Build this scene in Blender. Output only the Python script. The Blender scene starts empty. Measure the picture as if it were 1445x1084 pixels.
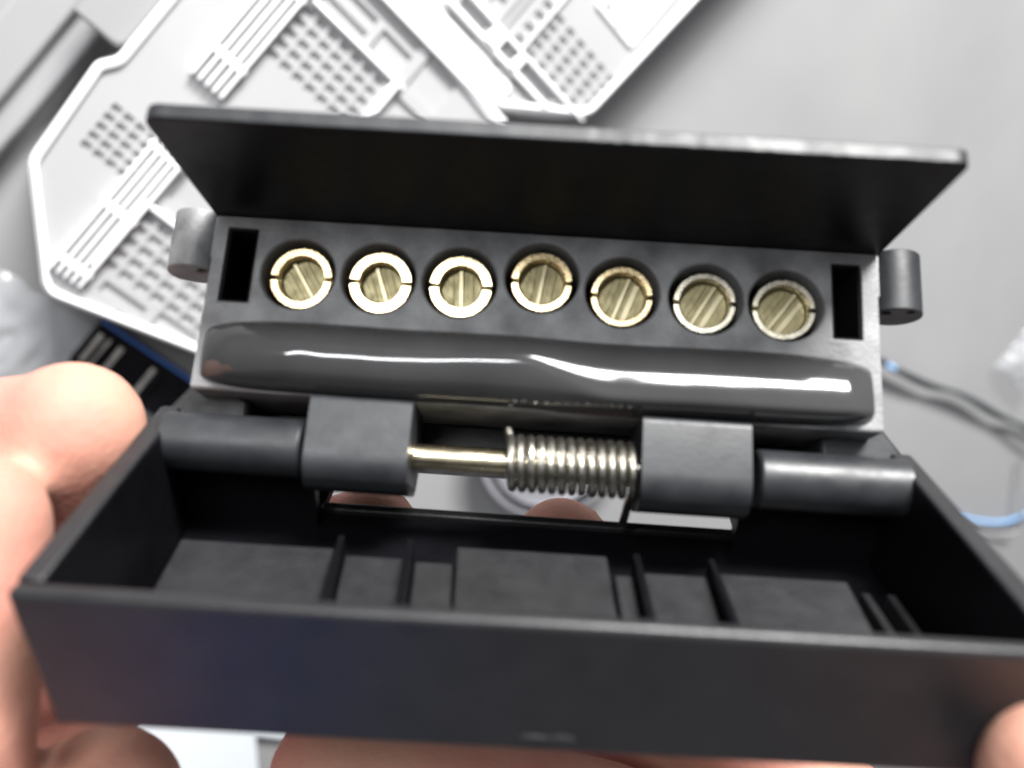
import bpy, bmesh, math, random
from mathutils import Matrix, Vector, noise
random.seed(7)
C = bpy.context.scene.collection
S = 0.001                                   # everything below is in millimetres

# ------------------------------------------------------------------ camera, world, lamps, exposure
# world: z up from the table top, x and y along the table
t_ = math.radians(28)
n = Vector((.766*math.sin(t_), -.643*math.sin(t_), math.cos(t_))).normalized()
a_ = Vector((.643, .766, 0)).normalized()
b_ = a_.cross(n)                            # table axis that recedes from the camera
W3 = Matrix((a_, -b_, n))                   # camera axes -> world axes
EYE = W3 @ Vector((0, 0, 350))
CAMM = Matrix.Translation(EYE*S) @ W3.to_4x4()
cam = bpy.data.cameras.new('camera'); camo = bpy.data.objects.new('camera', cam); C.objects.link(camo)
camo.matrix_world = CAMM
cam.sensor_width = 36; cam.lens = 1200/1445*36
cam.clip_start = .002; cam.clip_end = 20
cam.dof.use_dof = True; cam.dof.focus_distance = .130; cam.dof.aperture_fstop = 12.5
sc = bpy.context.scene
sc.camera = camo
world = bpy.data.worlds.new('World'); sc.world = world; world.use_nodes = True
bg = world.node_tree.nodes['Background']
bg.inputs[0].default_value = (.93, .96, 1, 1); bg.inputs[1].default_value = .30

def cam2world(v): return W3 @ Vector(v) + EYE           # mm
def lamp(name, p, target, size, power, col, size_y=None):
    l = bpy.data.lights.new(name, 'AREA'); l.energy = power; l.color = col
    l.shape = 'RECTANGLE'; l.size = size*S; l.size_y = (size_y or size)*S
    o = bpy.data.objects.new(name, l); C.objects.link(o)
    P, T = cam2world(p), cam2world(target)
    o.location = P*S; o.rotation_euler = (T-P).to_track_quat('-Z', 'Y').to_euler()
    return o
lamp('ceiling_lamp', (470, 930, 560), (0, 0, -260), 640, 60, (1, .985, .97), 260)
lamp('glint_lamp', (-110, 228, 400), (0, 0, -110), 330, 2.2, (.96, .98, 1), 26)  # added strip lamp, no known source, for glints on pin rings and sealant
sc.view_settings.view_transform = 'Standard'; sc.view_settings.look = 'None'
sc.view_settings.exposure = 0; sc.view_settings.gamma = 1

# ------------------------------------------------------------------ materials
def mat(name, col, rough=.5, metal=0, spec=.5, var=0, var_scale=200, col2=None, bump=0, bump_scale=2000,
        sss=0, sss_col=None, trans=0, alpha=1, rvar=0, coat=0, bump2=0, bump2_scale=300):
    m = bpy.data.materials.new(name); m.use_nodes = True
    nt = m.node_tree; N = nt.nodes; L = nt.links; P = N['Principled BSDF']
    P.inputs['Base Color'].default_value = (*col, 1); P.inputs['Roughness'].default_value = rough
    P.inputs['Metallic'].default_value = metal; P.inputs['Specular IOR Level'].default_value = spec
    P.inputs['Coat Weight'].default_value = coat
    P.inputs['Transmission Weight'].default_value = trans; P.inputs['Alpha'].default_value = alpha
    tc = N.new('ShaderNodeTexCoord')
    def nz(scale, detail=4):
        q = N.new('ShaderNodeTexNoise'); q.inputs['Scale'].default_value = scale; q.inputs['Detail'].default_value = detail
        L.new(tc.outputs['Object'], q.inputs['Vector']); return q
    if col2 or rvar:
        q = nz(var_scale, 6); r = N.new('ShaderNodeValToRGB')
        r.color_ramp.elements[0].position = .5-.5*(1-var); r.color_ramp.elements[1].position = .5+.5*(1-var)
        L.new(q.outputs['Fac'], r.inputs[0])
        if col2:
            r.color_ramp.elements[0].color = (*col, 1); r.color_ramp.elements[1].color = (*col2, 1)
            L.new(r.outputs[0], P.inputs['Base Color'])
        if rvar:
            q2 = nz(var_scale*1.7, 5); mr = N.new('ShaderNodeMapRange')
            mr.inputs[1].default_value = .3; mr.inputs[2].default_value = .7
            mr.inputs[3].default_value = rough-rvar; mr.inputs[4].default_value = rough+rvar
            L.new(q2.outputs['Fac'], mr.inputs[0]); L.new(mr.outputs[0], P.inputs['Roughness'])
    if bump:
        b = N.new('ShaderNodeBump'); b.inputs['Strength'].default_value = bump; b.inputs['Distance'].default_value = .0003
        L.new(nz(bump_scale, 3).outputs['Fac'], b.inputs['Height']); L.new(b.outputs[0], P.inputs['Normal'])
        if bump2:
            b2 = N.new('ShaderNodeBump'); b2.inputs['Strength'].default_value = bump2; b2.inputs['Distance'].default_value = .001
            L.new(nz(bump2_scale, 2).outputs['Fac'], b2.inputs['Height']); L.new(b2.outputs[0], b.inputs['Normal'])
    if sss:
        P.inputs['Subsurface Weight'].default_value = sss
        P.inputs['Subsurface Radius'].default_value = sss_col; P.inputs['Subsurface Scale'].default_value = .0025
    return m
M = dict(
    black=mat('black_plastic', (.0025, .0025, .003), .36, spec=.14, col2=(.004, .004, .0055), var=.3, var_scale=250, bump=.18, bump_scale=3500, rvar=.05),
    dusty_lit=mat('dusty_lit_blue_black_plastic', (.007, .008, .0095), .46, spec=.5, col2=(.020, .022, .025), var=.4, var_scale=220, bump=.06, bump_scale=1500, rvar=.07),
    matte=mat('matte_black_plastic', (.008, .008, .009), .44, spec=.38, col2=(.017, .017, .0185), var=.4, var_scale=260, bump=.25, bump_scale=3000, rvar=.06),
    face=mat('dusty_dark_plastic', (.06, .06, .062), .55, spec=.6, col2=(.25, .25, .252), var=.5, var_scale=170, bump=.25, bump_scale=1800, rvar=.08),
    front=mat('front_wall_plastic', (.010, .010, .011), .37, spec=.42, col2=(.017, .017, .0185), var=.4, var_scale=240, bump=.12, bump_scale=3200, rvar=.04),
    reflection_fabric=mat('blue_reflection_fabric', (.025, .08, .42), .8, col2=(.03, .10, .5), var=.3, var_scale=400, bump=.3, bump_scale=1500),
    silver=mat('silvery_contact', (.92, .86, .72), .27, metal=1, col2=(.82, .74, .56), var=.3, var_scale=600, bump=.03, bump_scale=1500, rvar=.04),
    seal=mat('glossy_sealant', (.028, .028, .029), .10, spec=.5, col2=(.046, .046, .047), var=.3, var_scale=90, rvar=.015),
    brass=mat('worn_brass', (.33, .29, .165), .5, metal=.75, col2=(.22, .19, .10), var=.3, var_scale=500, bump=.15, bump_scale=1500, rvar=.07),
    ring=mat('bright_brass', (1, .80, .47), .28, metal=1, col2=(.94, .72, .40), var=.3, var_scale=700, bump=.03, bump_scale=1800, rvar=.05),
    glint=mat('glint_strip_brass', (.52, .46, .30), .42, metal=.85, col2=(.40, .35, .22), var=.3, var_scale=500),
    rod=mat('gilt_rod', (.88, .78, .56), .24, metal=1, col2=(.78, .68, .46), var=.3, var_scale=500, rvar=.04),
    steel=mat('spring_steel', (.52, .50, .45), .32, metal=1, col2=(.38, .36, .31), var=.3, var_scale=600, rvar=.06),
    slot_shade=mat('slot_shade_black', (.006, .006, .006), .8, spec=.1),
    white=mat('white_plastic', (.91, .91, .92), .35, col2=(.87, .87, .88), var=.3, var_scale=40, bump=.05, bump_scale=400, coat=.2),
    frost=mat('frosted_white_plastic', (.35, .35, .355), .45, col2=(.40, .40, .405), var=.3, var_scale=30, bump=.05, bump_scale=400),
    table=mat('pale_table_sheet', (.235, .235, .24), .6, col2=(.285, .285, .285), var=.35, var_scale=14, bump=.15, bump_scale=60, bump2=.25, bump2_scale=18),
    board=mat('pale_grey_laminate', (.26, .264, .27), .5, col2=(.29, .29, .295), var=.3, var_scale=12, bump=.05, bump_scale=300),
    skin=None,
    blue=mat('blue_plastic', (.03, .10, .32), .4, col2=(.04, .13, .38), var=.3, var_scale=100),
    paleblue=mat('pale_blue_insulation', (.20, .42, .75), .4, col2=(.26, .48, .78), var=.3, var_scale=100),
    wire=mat('dark_wire_insulation', (.008, .013, .014), .5, col2=(.025, .036, .038), var=.3, var_scale=120, bump=.1, bump_scale=500),
    greywire=mat('grey_wire', (.25, .25, .26), .5, col2=(.32, .32, .33), var=.3, var_scale=120),
    tin=mat('tinned_contact', (.55, .54, .50), .35, metal=.8, col2=(.42, .41, .38), var=.3, var_scale=300),
    film=mat('clear_plastic_film', (.78, .81, .85), .15, alpha=.2, spec=.6),
    paper=mat('bluish_white_paper', (.62, .66, .70), .7, col2=(.66, .69, .72), var=.3, var_scale=30),
    cream=mat('cream_card', (.80, .76, .60), .6, col2=(.76, .70, .50), var=.3, var_scale=80),
    red=mat('red_plastic', (.50, .04, .06), .4, col2=(.56, .05, .07), var=.3, var_scale=100),
    dish=mat('smoky_clear_plastic', (.24, .24, .26), .3, col2=(.20, .20, .22), var=.3, var_scale=60),
    mark=mat('scuffed_emboss', (.016, .016, .016), .5, col2=(.03, .03, .03), var=.3, var_scale=900),
    nail=mat('fingernail', (.70, .42, .36), .28, col2=(.74, .47, .40), var=.3, var_scale=60),
)
def skin_mat():
    m = mat('skin', (.60, .27, .19), .62, spec=.25, bump=.4, bump_scale=1100, bump2=.12, bump2_scale=260, sss=.4, sss_col=(1, .35, .2))
    nt = m.node_tree; N = nt.nodes; L = nt.links; P = N['Principled BSDF']
    tc = N.new('ShaderNodeTexCoord')
    q = N.new('ShaderNodeTexNoise'); q.inputs['Scale'].default_value = 45; q.inputs['Detail'].default_value = 5
    L.new(tc.outputs['Object'], q.inputs['Vector'])
    r = N.new('ShaderNodeValToRGB'); r.color_ramp.elements[0].position = .36; r.color_ramp.elements[1].position = .64
    r.color_ramp.elements[0].color = (.50, .275, .20, 1); r.color_ramp.elements[1].color = (.45, .19, .15, 1)
    L.new(q.outputs['Fac'], r.inputs[0]); L.new(r.outputs[0], P.inputs['Base Color'])
    return m
M['skin'] = skin_mat()

# ------------------------------------------------------------------ helpers
def link(name, me, m, parent=None):
    o = bpy.data.objects.new(name, me); C.objects.link(o)
    if m: me.materials.append(m)
    if parent: o.parent = parent
    return o
def from_bm(name, bm, m, parent=None, smooth=35, bevel=0, seg=2):
    bmesh.ops.recalc_face_normals(bm, faces=bm.faces)
    me = bpy.data.meshes.new(name); bm.to_mesh(me); bm.free()
    me.transform(Matrix.Scale(S, 4))
    o = link(name, me, m, parent)
    shade(me, smooth)
    if bevel:
        bv = o.modifiers.new('bevel', 'BEVEL'); bv.width = bevel*S; bv.segments = seg; bv.limit_method = 'ANGLE'
        bv.angle_limit = math.radians(40)
    return o
def shade(me, smooth):
    for p in me.polygons: p.use_smooth = True
    me.set_sharp_from_angle(angle=math.radians(smooth))
def tag(o, label=None, cat=None, group=None, kind=None):
    if label: o['label'] = label
    if cat: o['category'] = cat
    if group: o['group'] = group
    if kind: o['kind'] = kind
    return o
def empty(name, mw):
    o = bpy.data.objects.new(name, None); C.objects.link(o); o.matrix_world = mw; o.empty_display_size = .01
    return o
def add_box(bm, x0, x1, y0, y1, z0, z1, f=None):
    v = [Vector((x, y, z)) for x in (x0, x1) for y in (y0, y1) for z in (z0, z1)]
    if f: v = [f(q) for q in v]
    w = [bm.verts.new(q) for q in v]
    for q in ((0, 1, 3, 2), (4, 6, 7, 5), (0, 4, 5, 1), (2, 3, 7, 6), (0, 2, 6, 4), (1, 5, 7, 3)):
        bm.faces.new([w[i] for i in q])
    return w
def add_prism(bm, poly, z0, z1, axis='z'):
    def P(p, z):
        return {'z': (p[0], p[1], z), 'x': (z, p[0], p[1]), 'y': (p[0], z, p[1])}[axis]
    A = [bm.verts.new(P(p, z0)) for p in poly]; B = [bm.verts.new(P(p, z1)) for p in poly]
    bm.faces.new(A); bm.faces.new(B[::-1])
    k = len(poly)
    for i in range(k): bm.faces.new((A[i], A[(i+1) % k], B[(i+1) % k], B[i]))
def circ(cx, cy, r, k=32, ry=None): return [(cx+r*math.cos(2*math.pi*i/k), cy+(ry or r)*math.sin(2*math.pi*i/k)) for i in range(k)]
def round_poly(pts, r, k=5):
    out = []; q = len(pts)
    for i in range(q):
        p0, p, p1 = Vector(pts[i-1]), Vector(pts[i]), Vector(pts[(i+1) % q])
        rr = r[i] if isinstance(r, (list, tuple)) else r
        if rr <= 0: out.append(tuple(p)); continue
        A = p+(p0-p).normalized()*rr; B = p+(p1-p).normalized()*rr
        for j in range(k+1):
            s = j/k; out.append(tuple(A*(1-s)**2+p*2*s*(1-s)+B*s*s))
    return out
def add_tube(bm, pts, r, k=10, cap=True):
    pts = [Vector(p) for p in pts]; rings = []
    T = (pts[1]-pts[0]).normalized(); U = T.orthogonal().normalized()
    for i, p in enumerate(pts):
        t = (pts[min(i+1, len(pts)-1)]-pts[max(i-1, 0)]).normalized()
        U = (U-t*U.dot(t)).normalized(); V = t.cross(U)
        rr = r[i] if isinstance(r, (list, tuple)) else r
        rings.append([bm.verts.new(p+(U*math.cos(2*math.pi*j/k)+V*math.sin(2*math.pi*j/k))*rr) for j in range(k)])
    for A, B in zip(rings, rings[1:]):
        for j in range(k): bm.faces.new((A[j], A[(j+1) % k], B[(j+1) % k], B[j]))
    if cap: bm.faces.new(rings[0][::-1]); bm.faces.new(rings[-1])
def smooth_path(pts, sub=8):
    P = [Vector(p) for p in pts]; P = [2*P[0]-P[1]]+P+[2*P[-1]-P[-2]]; out = []
    for i in range(1, len(P)-2):
        for j in range(sub):
            t = j/sub; a, b, c, d = P[i-1:i+3]
            out.append(.5*((2*b)+(c-a)*t+(2*a-5*b+4*c-d)*t*t+(3*b-a-3*c+d)*t**3))
    out.append(P[-2]); return out
def cut(o, bm):
    """subtract the closed shapes in bm from o, once, and keep the plain resulting mesh"""
    bmesh.ops.recalc_face_normals(bm, faces=bm.faces)
    me = bpy.data.meshes.new('cutter'); bm.to_mesh(me); bm.free(); me.transform(Matrix.Scale(S, 4))
    c = bpy.data.objects.new('cutter', me); C.objects.link(c); c.matrix_world = Matrix.Identity(4)
    par = o.parent; o.parent = None; mb = o.matrix_basis.copy(); o.matrix_basis = Matrix.Identity(4)
    md = o.modifiers.new('cut', 'BOOLEAN'); md.operation = 'DIFFERENCE'; md.object = c; md.solver = 'EXACT'; md.use_self = True
    bpy.context.view_layer.update()
    new = bpy.data.meshes.new_from_object(o.evaluated_get(bpy.context.evaluated_depsgraph_get()))
    o.modifiers.remove(md); old = o.data; o.data = new; new.name = old.name; bpy.data.meshes.remove(old)
    bpy.data.objects.remove(c); bpy.data.meshes.remove(me)
    o.parent = par; o.matrix_basis = mb
    shade(o.data, 35); return o
def add_bevel(o, w, seg=2):
    bv = o.modifiers.new('bevel', 'BEVEL'); bv.width = w*S; bv.segments = seg; bv.limit_method = 'ANGLE'; bv.angle_limit = math.radians(40)

# ------------------------------------------------------------------ table and board (setting)
bm = bmesh.new()
GX, GY = 200, 200
vs = [[bm.verts.new((-1500+3000*i/GX, -1700+3000*j/GY, 0)) for j in range(GY+1)] for i in range(GX+1)]
for i in range(GX):
    for j in range(GY): bm.faces.new((vs[i][j], vs[i+1][j], vs[i+1][j+1], vs[i][j+1]))
for v in bm.verts:
    v.co.z = -3.2+2.2*noise.noise(v.co*.006+Vector((3, 1, 0)))+1.1*noise.noise(Vector((v.co.x*.012+v.co.y*.004, v.co.y*.02-v.co.x*.012, 4)))
tag(from_bm('table', bm, M['table']), kind='structure')

IDM = Matrix.Identity(4)
bd = empty('tray', Matrix.Translation(Vector((-20, 232, 0))*S))
tag(bd, 'pale grey flat tray with a stepped rim lying beside the notched white basket', 'tray')
bm = bmesh.new(); add_box(bm, -260, 260, -44, 130, 0, 5); from_bm('base', bm, M['board'], bd, bevel=1.5)
bm = bmesh.new(); add_box(bm, -260, 260, -36, -22, 5.01, 8.5); from_bm('rim', bm, M['board'], bd, bevel=1.4)
bm = bmesh.new(); add_box(bm, -260, 260, -12, 130, 5.01, 11); from_bm('lid_panel', bm, M['board'], bd, bevel=3)
bm = bmesh.new(); add_prism(bm, round_poly([(21, -52), (60, -52), (60, -36.2), (21, -36.2)], [4, 4, 0, 0]), 12, 21.5); from_bm('tab', bm, M['board'], bd, bevel=1)

# ------------------------------------------------------------------ white lattice baskets
def holes(bm, a0, a1, na, b0, b1, nb, fa, fb, skip=0):
    for i in range(na):
        for j in range(nb):
            if skip and random.random() < skip: continue
            ca = a0+(a1-a0)*(i+.5)/na; cb = b0+(b1-b0)*(j+.5)/nb
            ha = (a1-a0)/na*fa/2; hb = (b1-b0)/nb*fb/2
            add_box(bm, ca-ha, ca+ha, -cb-hb, -cb+hb, -5, 60)
def hole(bm, a0, a1, b0, b1): add_box(bm, a0, a1, -b1, -b0, -5, 60)
def slats(parent, a0, a1, b0, pitch, k, w, z0, z1, cross):
    me = None
    for i in range(k):
        b = b0+i*pitch
        if me is None:
            o = None; bm = bmesh.new(); add_box(bm, a0, a1, -w/2, w/2, z0, z1); o = from_bm('slat', bm, M['white'], parent, bevel=.25); me = o.data
            o.location = Vector((0, -b, 0))*S
        else:
            o2 = o.copy(); C.objects.link(o2); o2.location = Vector((0, -b, 0))*S
    for c in cross:
        bm = bmesh.new(); add_box(bm, c-1.0, c+1.0, -(b0+(k-1)*pitch)-w, -b0+w, z0-1, z1-.25); from_bm('crossbar', bm, M['white'], parent, bevel=.25)

def basket(label, outline, cuts, ridges, base_off=1.6, depth=22.5):
    root = empty('lattice_basket', IDM)
    tag(root, label, 'basket', 'white plastic lattice baskets on the table')
    bm = bmesh.new(); add_prism(bm, outline, 21.6, depth); p = from_bm('lattice_panel', bm, M['frost'], root)
    bm = bmesh.new(); cuts(bm); cut(p, bm); add_bevel(p, .3, 1)
    # skirt: a wall following the outline
    q = len(outline); bm = bmesh.new()
    cen = sum((Vector(v) for v in outline), Vector((0, 0)))/q
    def off(i, d):
        p0, p, p1 = Vector(outline[i-1]), Vector(outline[i]), Vector(outline[(i+1) % q])
        e = ((p-p0).normalized()+(p1-p).normalized()).normalized(); nn = Vector((-e.y, e.x))
        if nn.dot(cen-p) < 0: nn = -nn
        return p+nn*d
    rows = []
    for d, z in ((-1.8, 0), (-.25, depth+.3), (.9, depth+1.6), (2.2, depth+1.2), (2.4, depth-2.2), (1.2, depth-3), (-.4, 0)):
        rows.append([bm.verts.new((*off(i, d), z)) for i in range(q)])
    rows.append(rows[0])
    for A, B in zip(rows, rows[1:]):
        for i in range(q): bm.faces.new((A[i], A[(i+1) % q], B[(i+1) % q], B[i]))
    from_bm('skirt', bm, M['white'], root, bevel=0)
    bm = bmesh.new(); add_prism(bm, [tuple(off(i, 2.6)) for i in range(q)], 20.2, 21.3); from_bm('base_panel', bm, M['frost'], root)
    ridges(root); return root

# outlines: x along the table, y = -b
o1 = round_poly([(-70, 155), (-40, 180.2), (-6, 182.8), (-1, 179.6), (15, 179.8), (75, 179.8), (64, 60), (-46, 60)], [4, 3, 1.5, 1.5, 1, 5, 5, 5])
def cuts1(bm):
    holes(bm, -28.4, -11, 5, -173.4, -157.5, 4, .62, .72)
    holes(bm, -54, -30.5, 5, -148.6, -104, 8, .66, .76)
    holes(bm, 27.9, 49.2, 5, -151, -118, 7, .62, .72)
    for a0, a1, b0, b1 in ((51.5, 55.5, -149, -132), (57, 61, -149, -132), (52.3, 60.3, -129, -117), (62, 66, -150, -117), (52, 66, -113, -100),
                           (-61.6, -58, -152.8, -148.3), (-60, -56, -144, -129.5), (-60.2, -54.2, -125.8, -112),
                           (-66, -62, -136, -120), (-59.5, -53, -108, -96), (-24, -8, -146, -130), (20, 26, -113, -75), (30, 48, -113, -76), (-20, 10, -120, -80)):
        hole(bm, a0, a1, b0, b1)
def ridges1(root):
    slats(root, -62, -6, -158.2, 2.35, 5, 1.05, depth_top, depth_top+3, (-57.5, -36.5, -14))
    slats(root, 9.5, 72, -162.6, 2.55, 5, 1.15, depth_top, depth_top+3, (20, 48))
    for (x0, x1, y0, y1) in ((50.0, 51.2, 113, 150), (24, 50, 114.5, 117), (-54, -30, 149, 151), (66, 68, 80, 172), (-30.2, -28.6, 104, 150)):
        bm = bmesh.new(); add_box(bm, x0, x1, y0, y1, depth_top+.01, depth_top+2); from_bm('rib', bm, M['white'], root, bevel=.4)
depth_top = 22.5
basket('white lattice basket with a notched edge, partly behind the left end of the hood', o1, cuts1, ridges1)

o2 = round_poly([(67, 133), (68.4, 86), (90.5, 57.7), (230, 50), (240, 190), (67, 200)], [1, 4, 4, 5, 5, 4])
def cuts2(bm):
    holes(bm, 88.2, 107, 5, -90.6, -57.6, 6, .56, .58)
    for a in (105.1, 100.6, 95.3, 90.3): hole(bm, a-1.4, a+1.4, -95.8, -92.2)
    hole(bm, 82.6, 86.8, -96.5, -92); hole(bm, 77, 79.6, -96, -93.6)
    for a0, a1, b0, b1 in ((83, 86.5, -116.5, -104.7), (77.8, 79.8, -116.5, -105.3), (83, 86.5, -87.2, -72.4), (77.8, 80, -87.2, -73.6),
                           (84, 106, -102.6, -101.4), (84, 106, -100, -98.9), (91, 96, -110, -105.4), (98, 103, -110, -105.4), (105, 110, -110, -105.4)):
        hole(bm, a0, a1, b0, b1)
    holes(bm, 110, 135, 6, -112, -92, 4, .6, .6)
def ridges2(root):
    for (x0, x1, y0, y1) in ((69.5, 77, 92, 190), (80.4, 82, 72, 120), (69.5, 77, 86, 91), (87, 88, 58.5, 118), (88, 150, 91.2, 91.9), (80.5, 86.6, 88.3, 91.3), (80.5, 87, 98, 103.5)):
        bm = bmesh.new(); add_box(bm, x0, x1, y0, y1, depth_top+.01, depth_top+2); from_bm('rib', bm, M['white'], root, bevel=.4)
    bm = bmesh.new(); add_prism(bm, round_poly([(117.8, 62.2), (117.8, 82), (170, 82), (170, 62.2)], 1), depth_top+.01, depth_top+1.0)
    pl = from_bm('raised_plate', bm, M['white'], root, bevel=.3)
    bm = bmesh.new()                                     # worn moulded marks, not readable in the photograph
    for cx, cy in ((121.5, 78.6), (127.5, 79), (135, 78)):
        add_prism(bm, circ(cx, cy, 1.9, 16), depth_top+1.01, depth_top+1.5)
    for cx, cy, h in ((121.5, 71.5, 2.0), (125.5, 72.5, 1.6), (129.3, 71.5, 2.0), (133.5, 72.5, 1.2), (137.5, 72, 2)):
        for j in range(12):
            th = .8+j*4.6/12; th2 = .8+(j+1)*4.6/12
            add_prism(bm, [(cx+math.cos(q)*r*h/2, cy+math.sin(q)*r) for q, r in ((th, 1.3), (th2, 1.3), (th2, 2.2), (th, 2.2))], depth_top+1.01, depth_top+1.5)
    from_bm('moulded_marks', bm, M['frost'], pl)
basket('white lattice basket with a raised plate, its corner behind the middle of the hood', o2, cuts2, ridges2)

# ------------------------------------------------------------------ small things on the table
def wire(name, label, pts, r, m, cat='wire', k=8):
    bm = bmesh.new(); add_tube(bm, smooth_path(pts), r, k); return tag(from_bm(name, bm, m), label, cat)
r0 = empty('twisted_wire', IDM); tag(r0, 'dark twisted pair of wires running off the right edge beside the black socket', 'wire')
base = smooth_path([(95, -105, 4), (122, -143, 3), (126.1, -153.4, 3), (135.2, -181, 3), (146.5, -206, 3), (155, -236, 3), (164.8, -266, 3), (180, -330, 3)], 14)
for ph in (0, math.pi):
    pts = []
    for i, p in enumerate(base):
        d = (base[min(i+1, len(base)-1)]-base[max(i-1, 0)]).normalized(); U = Vector((0, 0, 1)); V = d.cross(U)
        sp = .9 if i < 74 else .9+(i-74)*.1
        pts.append(p+(U*math.cos(i*.12+ph)+V*math.sin(i*.12+ph))*sp)
    bm = bmesh.new(); add_tube(bm, pts, 1.05, 8); from_bm('strand', bm, M['wire'], r0)
bm = bmesh.new(); add_tube(bm, [p+Vector((0, 0, .5)) for p in base[24:31]], 1.5, 8); from_bm('sleeve', bm, M['paleblue'], r0)
wire('blue_wire', 'thin pale blue wire curving across the table at the lower right', [(85, -250, 1.5), (102, -268, 1.5), (112, -288, 1.5), (122, -304, 1.5), (136, -315, 1.5), (160, -322, 1.5)], 1.0, M['paleblue'])
wire('grey_wire', 'hair thin grey wire bent upright across the pale blue wire', [(153.4, -279.8, 1), (140, -297, 3.2), (126.4, -315, 4.4), (118, -312, 1), (108, -298, 1), (96, -285, 1)], .75, M['greywire'])

# black terminal strip with tin contacts, half behind the fingertip
ts = empty('terminal_strip', Matrix.Translation(Vector((-79, 117, 0))*S) @ Matrix.Rotation(math.radians(0), 4, 'Z'))
tag(ts, 'black connector strip with tinned contacts and a blue top edge, behind the left fingertip', 'connector')
bm = bmesh.new(); add_box(bm, -9, 8, -26, 19, 0, 9)
for y in (-22, -6, 12): add_box(bm, -9.2, 6, y, y+1.2, 9.0, 11)
from_bm('strip_body', bm, M['black'], ts, bevel=.5)
bm = bmesh.new(); add_box(bm, 8.02, 8.8, -26, 19, 6, 9.2); from_bm('edge_strip', bm, M['blue'], ts, bevel=.2)
for y in (15.6, 12.2, 8.2, -4.0):
    bm = bmesh.new(); add_box(bm, -6, 5.0, y, y+1.7, 9.01, 10.2); from_bm('contact', bm, M['tin'], ts, bevel=.2)

# crumpled clear bag at the left, a scrap of it at the right edge
def film_bag(label, cx, cy, rx, ry, h, seed, name='plastic_bag', marks=()):
    bm = bmesh.new(); k = 44
    g = [[None]*(k+1) for _ in range(k+1)]
    for i in range(k+1):
        for j in range(k+1):
            u, v = i/k*2-1, j/k*2-1
            e = max(0, 1-max(abs(u), abs(v))**3)
            p = Vector((u*3, v*3, seed))
            z = h*e*(.45+.55*abs(noise.noise(p*.6)))+h*.3*abs(noise.noise(p*1.3+Vector((9, 0, 0))))*e+.4
            g[i][j] = bm.verts.new((cx+u*rx*(1+.08*noise.noise(Vector((v*4, seed, 0)))), cy+v*ry*(1+.08*noise.noise(Vector((u*4, 5, seed)))), z))
    for i in range(k):
        for j in range(k): bm.faces.new((g[i][j], g[i+1][j], g[i+1][j+1], g[i][j+1]))
    o = from_bm(name, bm, M['film'], smooth=180)
    return tag(o, label, 'bag')
fb = film_bag('crumpled clear plastic bag with small blue print beside the left fingertip', -106, 148, 30, 26, 10, 4.2)
bm = bmesh.new(); add_prism(bm, round_poly([(-1.7, -2.6), (2.4, -1.6), (1.2, 2.8), (-1.5, 1.4)], .6), 0, .3)
pr = from_bm('blue_print', bm, M['blue'], fb); pr.location = Vector((-93.5, 159.5, 15))*S; pr.rotation_euler = (.2, .1, .4)
film_bag('small crumpled scrap of clear film lying alone at the far right edge', 188, -232, 17, 17, 11, 8.8, 'plastic_scrap')

# paper under the hands, dish seen through the hinge gap, card and pen end at the bottom
bm = bmesh.new(); add_prism(bm, [(-176, -30), (-181.5, -13.5), (-199, -29), (-260, -29), (-260, 100), (-150, 70)], .3, .7)
tag(from_bm('paper_sheet', bm, M['paper']), 'bluish white paper sheet visible between the two hands below the socket', 'paper')
ds = empty('round_dish', Matrix.Translation(Vector((-6, -28, 0))*S)); tag(ds, 'round smoky plastic dish with a thin black rim seen through the hinge gap', 'dish')
def lathe(bm, prof, k=56):
    rows = [[bm.verts.new((r*math.cos(2*math.pi*i/k), r*math.sin(2*math.pi*i/k), z)) for i in range(k)] for r, z in prof]
    for A, B in zip(rows, rows[1:]):
        for i in range(k): bm.faces.new((A[i], A[(i+1) % k], B[(i+1) % k], B[i]))
bm = bmesh.new(); lathe(bm, [(.01, 0), (33, 0), (35, 8), (35, 11), (31.5, 11), (31.5, 4), (.01, 4)]); from_bm('dish_wall', bm, M['dish'], ds, bevel=.3)
bm = bmesh.new(); lathe(bm, [(30, 9.5), (31.3, 9.5), (31.3, 12), (30, 12), (30, 9.5)]); from_bm('rim', bm, M['black'], ds)
cd = empty('card_stick', Matrix.Translation(Vector((-90, -262, 0))*S) @ Matrix.Rotation(math.radians(-66), 4, 'Z')); tag(cd, 'cream stick with a red end poking out below the black lid', 'stick')
bm = bmesh.new(); add_box(bm, -18, 24, -9, 3.0, 0, 4); from_bm('shaft', bm, M['cream'], cd, bevel=.5)
bm = bmesh.new(); add_box(bm, -24, -18.05, -9, 2.6, 0, 4.4); from_bm('red_end', bm, M['red'], cd, bevel=.8)

# ------------------------------------------------------------------ the socket (local millimetres: x along, y up the face, z out of the face)
POSE = Matrix.Translation(Vector((4.142, 19.051, -108.362))) @ Matrix(((.9977, .0679, -.0073, 0), (-.0639, .9663, .2494, 0), (.024, -.2483, .9684, 0), (0, 0, 0, 1)))
DEV = Matrix.Translation(EYE) @ W3.to_4x4() @ POSE
DEV.translation *= S
root = empty('trailer_socket', DEV)
tag(root, 'black seven pin trailer socket with its sprung lid held open', 'trailer socket')

PIN = [(-30.72, -7.5), (-20.5, -7.4), (-10.22, -7.3), (0.05, -6.0), (10.24, -7.3), (20.66, -7.5), (30.59, -7.7)]
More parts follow.
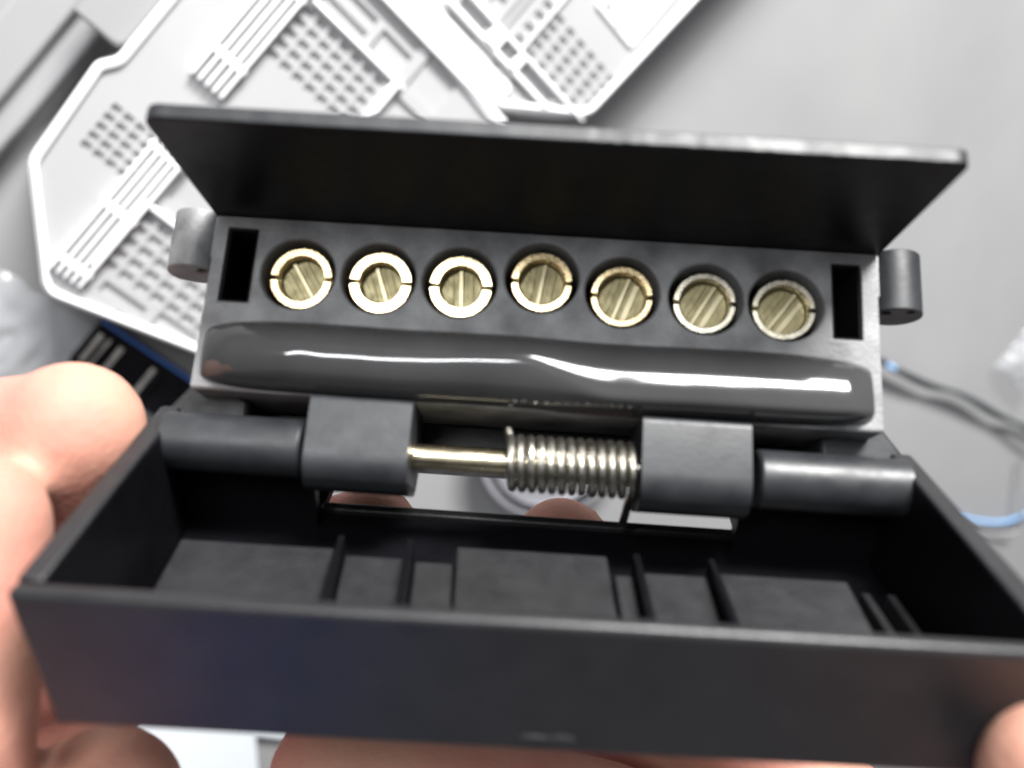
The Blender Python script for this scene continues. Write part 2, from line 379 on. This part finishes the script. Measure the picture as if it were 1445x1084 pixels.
# housing with recessed slots and pin holes
bm = bmesh.new(); add_box(bm, -42, 42, -23, -.06, -30, 0)
hs = from_bm('housing', bm, M['face'], root)
bm = bmesh.new()
for x0, x1 in ((-40.4, -36.5), (36.3, 40.0)): add_box(bm, x0, x1, -11.5, -1.5, -14, 5)
cut(hs, bm)
bm = bmesh.new()
for x, y in PIN: add_prism(bm, circ(x, y+.2, 4.7, 40), -16, 5)
cut(hs, bm); add_bevel(hs, .5)
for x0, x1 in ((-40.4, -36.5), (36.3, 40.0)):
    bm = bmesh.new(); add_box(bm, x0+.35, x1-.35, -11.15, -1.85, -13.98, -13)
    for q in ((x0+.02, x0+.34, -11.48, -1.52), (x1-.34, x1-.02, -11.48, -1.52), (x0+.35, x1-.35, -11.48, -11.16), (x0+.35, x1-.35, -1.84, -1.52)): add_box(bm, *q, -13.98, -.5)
    from_bm('slot_shade_box', bm, M['slot_shade'], root)  # added black boxes: shade inside the slots put into the colour
# web behind the hinge pin, shoulders either side
bm = bmesh.new(); add_box(bm, -36, 36, -26.2, -23.05, -17, -11.5); from_bm('hinge_shade', bm, M['black'], root, bevel=.3)  # added black box, painted shade beneath the sealant ridge
bm = bmesh.new(); add_box(bm, -28, 27, -29.2, -26.22, -17, -10.5); from_bm('hinge_web', bm, M['matte'], root, bevel=.5)
for s in (-1, 1):
    bm = bmesh.new()
    add_prism(bm, [(s*36, -23.05), (s*42, -20.5), (s*43.2, -20.5), (s*47.6, -26.2), (s*47.6, -28), (s*36, -28)], -14, -4.6)
    from_bm('shoulder', bm, M['dusty_lit'] if s > 0 else M['matte'], root, bevel=.6)
# hood
edge = []
for i in range(0, 97):
    x = -40.6+81.2*i/96
    z = 22.85+.10*noise.noise(Vector((x*.35, 2, 0)))
    if x > 5: z += .22*noise.noise(Vector((x*1.1, 7, 0)))
    edge.append((x, z))
poly = [(-42.4, -5)]+[(-42.4+2*(1-math.cos(q)), 20.9+2*math.sin(q)) for q in (0, .4, .8, 1.2)]+edge+[(42.4-1.4*(1-math.cos(q)), 21.5+1.4*math.sin(q)) for q in (1.2, .8, .4, 0)]+[(42.4, -5)]
bm = bmesh.new(); add_prism(bm, poly, 0, 1.75, 'y'); hd = from_bm('hood', bm, M['black'], root, bevel=.22, smooth=50)
hd.data.materials.append(M['dusty_lit'])
for p in hd.data.polygons:
    if p.normal.z > .5: p.material_index = 1  # lit look of the front edge put into a lighter colour
# lugs
for s in (-1, 1):
    bm = bmesh.new(); add_prism(bm, circ(s*45.2, -3.0, 3.3, 36), -7.2, .9, 'y')
    lg = from_bm('mounting_lug', bm, M['face'] if s < 0 else M['dusty_lit'], root)
    bm = bmesh.new(); add_prism(bm, circ(s*43.5, -1.6, .62, 14), -9, -4, 'y')
    if s > 0: add_prism(bm, circ(46.3, -.9, .5, 14), -9, -5, 'y')
    cut(lg, bm); add_bevel(lg, .25)
    bm = bmesh.new(); add_box(bm, min(s*42.02, s*44), max(s*42.02, s*44), -5.5, .4, -5.5, -1.0); from_bm('lug_web', bm, M['face'], root, bevel=.3)
# sealant ridge
bm = bmesh.new(); NX, NY = 170, 34; g = []
for i in range(NX+1):
    row = []
    x = -41.3+82.4*i/NX; u = (x-(-.1))/41.2
    for j in range(NY+1):
        v = j/NY*2-1
        endf = max(0, 1-abs(u)**10)**.5
        va = -.02+.66*(lambda q: q*q*(3-2*q))(max(0, min(1, (x+1.5)/11))); w = (v+va)/(1+va*(1 if v > -va else -1))
        prof = max(0, 1-abs(w)**2.0)**.55
        y = -18.35+4.6*v*(.55+.45*endf)-.35*noise.noise(Vector((x*.05, 0, 3)))
        h = 4.1*prof*endf
        nz = .10*noise.noise(Vector((x*.05, v*.4, 1)))+.006*noise.noise(Vector((x*.25, v*.6, 5)))
        if abs(x+34.6) < 6: h += .22*math.exp(-((x+37.2)/1.5)**2)*prof
        if abs(x+29) < 8: h += .05*math.exp(-((x+29)/1.6)**2)*prof
        if x > 34: h += .25*math.exp(-((x-37.5)/1.6)**2)*prof
        row.append(bm.verts.new((x, y, -.35+h*(1+nz))))
    g.append(row)
for i in range(NX):
    for j in range(NY): bm.faces.new((g[i][j], g[i+1][j], g[i+1][j+1], g[i][j+1]))
from_bm('sealant_ridge', bm, M['seal'], root, smooth=180)
# pins
def arc_ring(r0, r1, a0, a1, z0, z1, k=22):
    bm = bmesh.new(); secs = []
    for i in range(k+1):
        q = a0+(a1-a0)*i/k; c, s = math.cos(q), math.sin(q)
        secs.append([bm.verts.new((c*r, s*r, z)) for r, z in ((r0, z0), (r0, z1-.12), (r0+.12, z1), (r1-.12, z1), (r1, z1-.12), (r1, z0))])
    for A, B in zip(secs, secs[1:]):
        for j in range(6): bm.faces.new((A[j], A[(j+1) % 6], B[(j+1) % 6], B[j]))
    bm.faces.new(secs[0]); bm.faces.new(secs[-1][::-1]); return bm
tilts = [33, 20, 4, -8, -20, -30, -36]
for i, (x, y) in enumerate(PIN):
    ri = (2.95, 2.68, 2.72, 2.95, 3.1, 3.15, 3.15)[i]; ro = 4.05 if i < 3 else 3.95
    bm = bmesh.new(); k = 36
    rows = [[bm.verts.new((r*math.cos(2*math.pi*j/k), r*math.sin(2*math.pi*j/k), z)) for j in range(k)] for r, z in
            ((ri-.02, -2.2), (ri-.04, -2.5), (ri-.2, -2.7), (.01, -2.7), (.01, -10), (ro-.25, -10), (ro-.25, -2.2))]
    for A, B in zip(rows, rows[1:]+rows[:1]):
        for j in range(k): bm.faces.new((A[j], A[(j+1) % k], B[(j+1) % k], B[j]))
    p = from_bm('pin_contact', bm, M['brass'], root); p.location = Vector((x, y, -.5))*S
    p.rotation_euler = (math.radians(5+random.uniform(-1, 1)), math.radians((-2.2, -.4, 0, 0, -1.6, -3.2, -4.2)[i]), 0)
    for h in (0, 1):
        gp = .09
        from_bm('half_ring', arc_ring(ri, ro, h*math.pi+gp, (h+1)*math.pi-gp, -4.5, -.9), M['ring'] if i < 5 else M['silver'], p)
    q = math.radians(tilts[i])
    f = lambda v, q=q: Vector((v.x*math.cos(q)-v.y*math.sin(q), v.x*math.sin(q)+v.y*math.cos(q), v.z))
    for x0, x1, z1, mm in ((-.3, .26, -2.3, 'glint'), (-1.75, -.95, -2.55, 'brass'), (.8, 1.6, -2.5, 'glint' if i > 3 else 'brass')):  # reflection stripes on each pin floor, built as strips
        bm = bmesh.new()
        add_box(bm, x0, x1, -math.sqrt(max(.1, (ri-.12)**2-max(x0*x0, x1*x1))), math.sqrt(max(.1, (ri-.12)**2-max(x0*x0, x1*x1))), -2.75, z1, f)
        from_bm('glint_strip', bm, M[mm], p, bevel=.06)

# hinge
HY, HZ = -29.3, -1.6
for x0, x1 in ((-26.4, -14.2), (12.9, 25.6)):
    prof = round_poly([(-23.3, -9), (-23.3, 2.6), (-32.6, 3.0), (-34.4, 0), (-33.6, -7), (-29.5, -9)], [0, .9, 2.6, 2.2, 2, 0], 6)
    bm = bmesh.new(); add_prism(bm, prof, x0, x1, 'x'); hb = from_bm('hinge_block', bm, M['dusty_lit'], root, bevel=.45)
bm = bmesh.new(); add_tube(bm, [(-14.6, HY, HZ), (13.3, HY, HZ)], 1.5, 24); from_bm('hinge_pin', bm, M['rod'], root)
pts = []
turns = 12.5; k = 20
for i in range(int(turns*k)+1):
    q = 2*math.pi*i/k; pts.append((-2.6+15.0*i/(turns*k), HY+3.0*math.cos(q), HZ+3.0*math.sin(q)))
pts = [(-2.9, HY+4.2, HZ-.6)]+pts+[(12.3, HY-3.4, HZ-2.2), (12.3, HY-4.6, HZ-5), (12.3, HY-5.6, HZ-8)]
bm = bmesh.new(); add_tube(bm, pts, .53, 10); from_bm('spring', bm, M['steel'], root)
bm = bmesh.new(); bmesh.ops.create_uvsphere(bm, u_segments=14, v_segments=10, radius=.75)
for v in bm.verts: v.co += Vector((12.6, HY-.2, HZ+2.6))
from_bm('spring_end', bm, M['steel'], root)

# lid: coordinates x, s (hinge -> front), h (rim -> floor)
U = Vector((0, -.653, .757)); NF = Vector((0, .757, .653)); A0 = Vector((0, -26, -1.4))
def L(v):
    x, s, h = v; q = max(0, s)/31.7; dn = h/16
    x = x+(2.0*q*(x+46.4)/92.8*1.0 if True else 0)+.9*q*(1-dn)*(46.4-x)/92.8+2.2*dn*q*(46.4-x)/92.8
    t = (x+46.4)/92.8
    h = h*.965-1.3*q*t*(1-dn)-(.5+2.3*t)*q*dn
    return A0+Vector((x, 0, 0))+U*s-NF*h
def lbox(bm, x0, x1, s0, s1, h0, h1): return add_box(bm, x0, x1, s0, s1, h0, h1, L)
bm = bmesh.new()
lbox(bm, -43.78, 43.78, -3.2, 31.5, 16, 17.4)
lid = from_bm('lid', bm, M['black'], root, bevel=.3)
for x0, x1 in ((-43.78, -27.4), (28.4, 43.78)):
    bm = bmesh.new(); lbox(bm, x0, x1, -10, -3.22, 16.02, 17.4); from_bm('floor_wing', bm, M['black'], lid)
    bm = bmesh.new(); lbox(bm, x0 if x0 < 0 else 26.3, x1 if x1 > 0 else -26.9, -1.0, .8, 2, 15.98); from_bm('back_wall', bm, M['black'], lid)
bm = bmesh.new(); lbox(bm, -27.4, 28.4, -4.6, -3.0, 15.2, 17.5); from_bm('floor_lip', bm, M['matte'], lid, bevel=.3)
bm = bmesh.new(); lbox(bm, -46.4, 46.4, 31.52, 33.4, 0, 17.42); fw = from_bm('front_wall', bm, M['front'], lid, bevel=.75, seg=3)
for x0, x1 in ((-46.4, -43.8), (43.8, 46.4)):
    bm = bmesh.new(); lbox(bm, x0, x1, -2, 31.5, 0, 17.4); sw = from_bm('side_wall', bm, M['black'], lid, bevel=.45)
    sw.data.materials.append(M['matte'])
    for p in sw.data.polygons:
        if p.normal.dot(NF) > .7 or p.normal.x*x0 > .7*abs(x0): p.material_index = 1  # inner faces stay black: shade inside the lid put into the colour
for x0, x1 in ((-44.5, -27.2), (26.9, 45.0)):
    bm = bmesh.new(); add_prism(bm, circ(HY, HZ, 3.55, 36), x0, x1, 'x'); from_bm('hinge_barrel', bm, M['dusty_lit'], lid, bevel=.4)
# raised pads and fins behind the front wall
for x0, x1, s0, h0, h1 in ((-41.3, -22.6, 9.6, 11.9, 14.5), (-21.6, -14.4, 10.6, 12.0, 14.6), (-13.4, -8.8, 11.0, 12.0, 14.6), (-8.6, 9.4, 7.6, 12, 14.0), (9.7, 12.0, 11.2, 12, 14.6), (13.0, 20.6, 10.4, 12, 14.5), (21.8, 37, 9.6, 12, 14.5)):
    bm = bmesh.new()
    w = lbox(bm, x0, x1, s0, 31.4, h0, 15.98)
    for v in w:
        pass
    dv = [q for q in w]
    for idx in (2, 6): w[idx].co = L((x0 if idx == 2 else x1, 31.4, h1))
    if x0 < -40: w[2].co = L((x0-1.2, 31.4, h1)); 
    from_bm('sealing_pad', bm, M['matte'], lid, bevel=.35)
for x in (-22.1, -13.9, 12.5, 21.2):
    bm = bmesh.new(); lbox(bm, x-.38, x+.38, 9.0, 31.4, 10.4, 15.97); from_bm('fin', bm, M['black'], lid, bevel=.12)
for x in (38.6, 41.5):
    bm = bmesh.new(); lbox(bm, x-.5, x+.5, 11, 31.4, 12.6, 15.97); from_bm('fin', bm, M['matte'], lid, bevel=.15)
# worn embossed mark low on the front wall
bm = bmesh.new()
for dx, w_, hh in ((-1.5, 1.6, .45), (1.0, 1.3, .7)):
    vv = bmesh.ops.create_uvsphere(bm, u_segments=16, v_segments=10, radius=1)['verts']
    for v in vv: v.co = L((1.4+dx+v.co.x*w_, 33.36+v.co.y*.16, 15.3+v.co.z*hh))
from_bm('embossed_mark', bm, M['mark'], fw, smooth=180)

# ------------------------------------------------------------------ hands (chains given as pixel-free camera-space points: x, y, depth in mm, radius)
def cp(px, py, D): return Vector(((px-722.5)*D/1200, (542-py)*D/1200, -D))
def hand(label, chains, nails, origin, sleeve=None):
    o_w = cam2world(origin)
    rt = empty('hand', Matrix.Translation(o_w*S)); tag(rt, label, 'hand')
    bm = bmesh.new()
    for ch in chains:
        P = [(cam2world(p)-o_w, r) for p, r in ch]
        for (p, r), (q, r2) in zip(P, P[1:]):
            kk = max(2, int((q-p).length/1.6)); pts = [p.lerp(q, i/kk) for i in range(kk+1)]
            add_tube(bm, pts, [r+(r2-r)*i/kk for i in range(kk+1)], 20)
        for p, r in P:
            vv = bmesh.ops.create_icosphere(bm, subdivisions=3, radius=r)['verts']
            for v in vv: v.co += p
    o = from_bm('skin', bm, M['skin'], rt, smooth=180)
    rm = o.modifiers.new('join', 'REMESH'); rm.mode = 'VOXEL'; rm.voxel_size = .0011; rm.use_smooth_shade = True
    sm = o.modifiers.new('soften', 'SMOOTH'); sm.factor = .5; sm.iterations = 22
    for p, up, fwd, r in nails:                                # a curved plate on the back of a fingertip
        P0 = cam2world(p)-o_w; up = (W3 @ Vector(up)).normalized(); fwd = (W3 @ Vector(fwd)); fwd = (fwd-up*fwd.dot(up)).normalized(); sd = up.cross(fwd)
        bm = bmesh.new(); g = []
        for i in range(9):
            row = []
            for j in range(11):
                u = i/8*2-1; v = j/10*2-1; w = .72*(1-.12*u*u)
                th = v*w*1.05; ell = 5.2*u*(1-.18*v*v)
                row.append(bm.verts.new(P0+up*(r+.12)*math.cos(th)+sd*(r+.12)*math.sin(th)+fwd*ell-up*.025*ell*ell*(1 if u > 0 else .2)))
            g.append(row)
        for i in range(8):
            for j in range(10): bm.faces.new((g[i][j], g[i+1][j], g[i+1][j+1], g[i][j+1]))
        no = from_bm('nail', bm, M['nail'], rt, smooth=180)
        sd_ = no.modifiers.new('thick', 'SOLIDIFY'); sd_.thickness = .0006
    if sleeve:  # added unseen blue sleeve, a guess, so the lid front reflects blue
        bm = bmesh.new(); P = smooth_path([cam2world(p)-o_w for p in sleeve], 10)
        add_tube(bm, P, [31+1.2*math.sin(i*1.3) for i in range(len(P))], 28, cap=False)
        so = from_bm('sleeve', bm, M['reflection_fabric'], rt, smooth=180); sd = so.modifiers.new('thick', 'SOLIDIFY'); sd.thickness = .002
    return rt
palmL = [(cp(-420, 900, 112), 15), (cp(-420, 1150, 112), 16), (cp(-330, 1350, 112), 15)]
hand('left hand pinching the left end of the black lid, pink fingertip above the thumb', [
    [(cp(105, 606, 101), 8.4), (cp(66, 676, 104), 8.6), (cp(30, 634, 103), 9.2), (cp(-130, 680, 108), 10.2), (cp(-330, 820, 112), 10.5), (cp(-440, 980, 114), 14)],
    [(cp(-42, 745, 87), 7.9), (cp(-62, 850, 86), 8.6), (cp(-80, 1010, 86), 8.9), (cp(-110, 1200, 90), 10), (cp(-260, 1380, 104), 14)],
    [(cp(145, 1140, 98), 9.3), (cp(20, 1220, 102), 9.6), (cp(-160, 1290, 108), 10.5), (cp(-330, 1330, 112), 14)],
    [(cp(528, 750, 132), 7.4), (cp(380, 800, 132), 8), (cp(170, 890, 128), 8.6), (cp(-120, 1000, 122), 10), (cp(-380, 1080, 114), 14)],
    [(cp(330, 905, 138), 6.6), (cp(180, 960, 134), 7.2), (cp(-100, 1090, 124), 8.6), (cp(-360, 1200, 114), 13)],
    palmL, [(cp(-440, 980, 114), 16), (cp(-330, 1340, 112), 16)], [(cp(-400, 1150, 112), 18), (Vector((-101, -100, -92)), 21), (Vector((-97, -150, -62)), 24), (Vector((-95, -270, 40)), 29)]],
    [(cp(106, 606, 101), (-.1, -.1, -.99), (.95, .3, -.1), 7.4), (cp(-42, 750, 87), (-.8, .05, .6), (.1, 1, 0), 7.6)], cp(-420, 1150, 112), [(-97.5, -138, -70), (-97, -160, -53), (-96, -215, -8), (-95, -268, 38)])
hand('right hand holding the lid from below, tan thumb on its lower right corner', [
    [(cp(1500, 1104, 72), 7.0), (cp(1570, 1200, 72), 8.2), (cp(1700, 1360, 76), 9.4), (cp(1800, 1620, 96), 13)],
    [(cp(472, 1096, 113), 8.9), (cp(620, 1122, 114), 9.0), (cp(860, 1176, 116), 9.3), (cp(1100, 1300, 118), 10), (cp(1480, 1440, 116), 13)],
    [(cp(792, 772, 136), 8.2), (cp(850, 850, 136), 8.5), (cp(980, 990, 132), 9), (cp(1220, 1200, 124), 10.5), (cp(1500, 1420, 116), 14)],
    [(cp(700, 900, 146), 7.5), (cp(800, 980, 144), 8), (cp(1000, 1130, 134), 9), (cp(1460, 1440, 118), 13)],
    [(cp(760, 1030, 150), 6.6), (cp(860, 1090, 146), 7), (cp(1040, 1200, 138), 8), (cp(1440, 1480, 120), 13)],
    [(cp(1480, 1440, 116), 14), (cp(1700, 1560, 112), 16), (cp(1800, 1640, 104), 16)], [(cp(1600, 1500, 116), 17), (Vector((112, -130, -84)), 22), (Vector((118, -180, -50)), 25), (Vector((125, -300, 50)), 30)]],
    [(cp(1500, 1108, 72), (.2, .3, .93), (-.7, .7, 0), 7.0), (cp(472, 1096, 113), (0, -.2, -.98), (-1, .1, 0), 8.3)], cp(1650, 1520, 114))
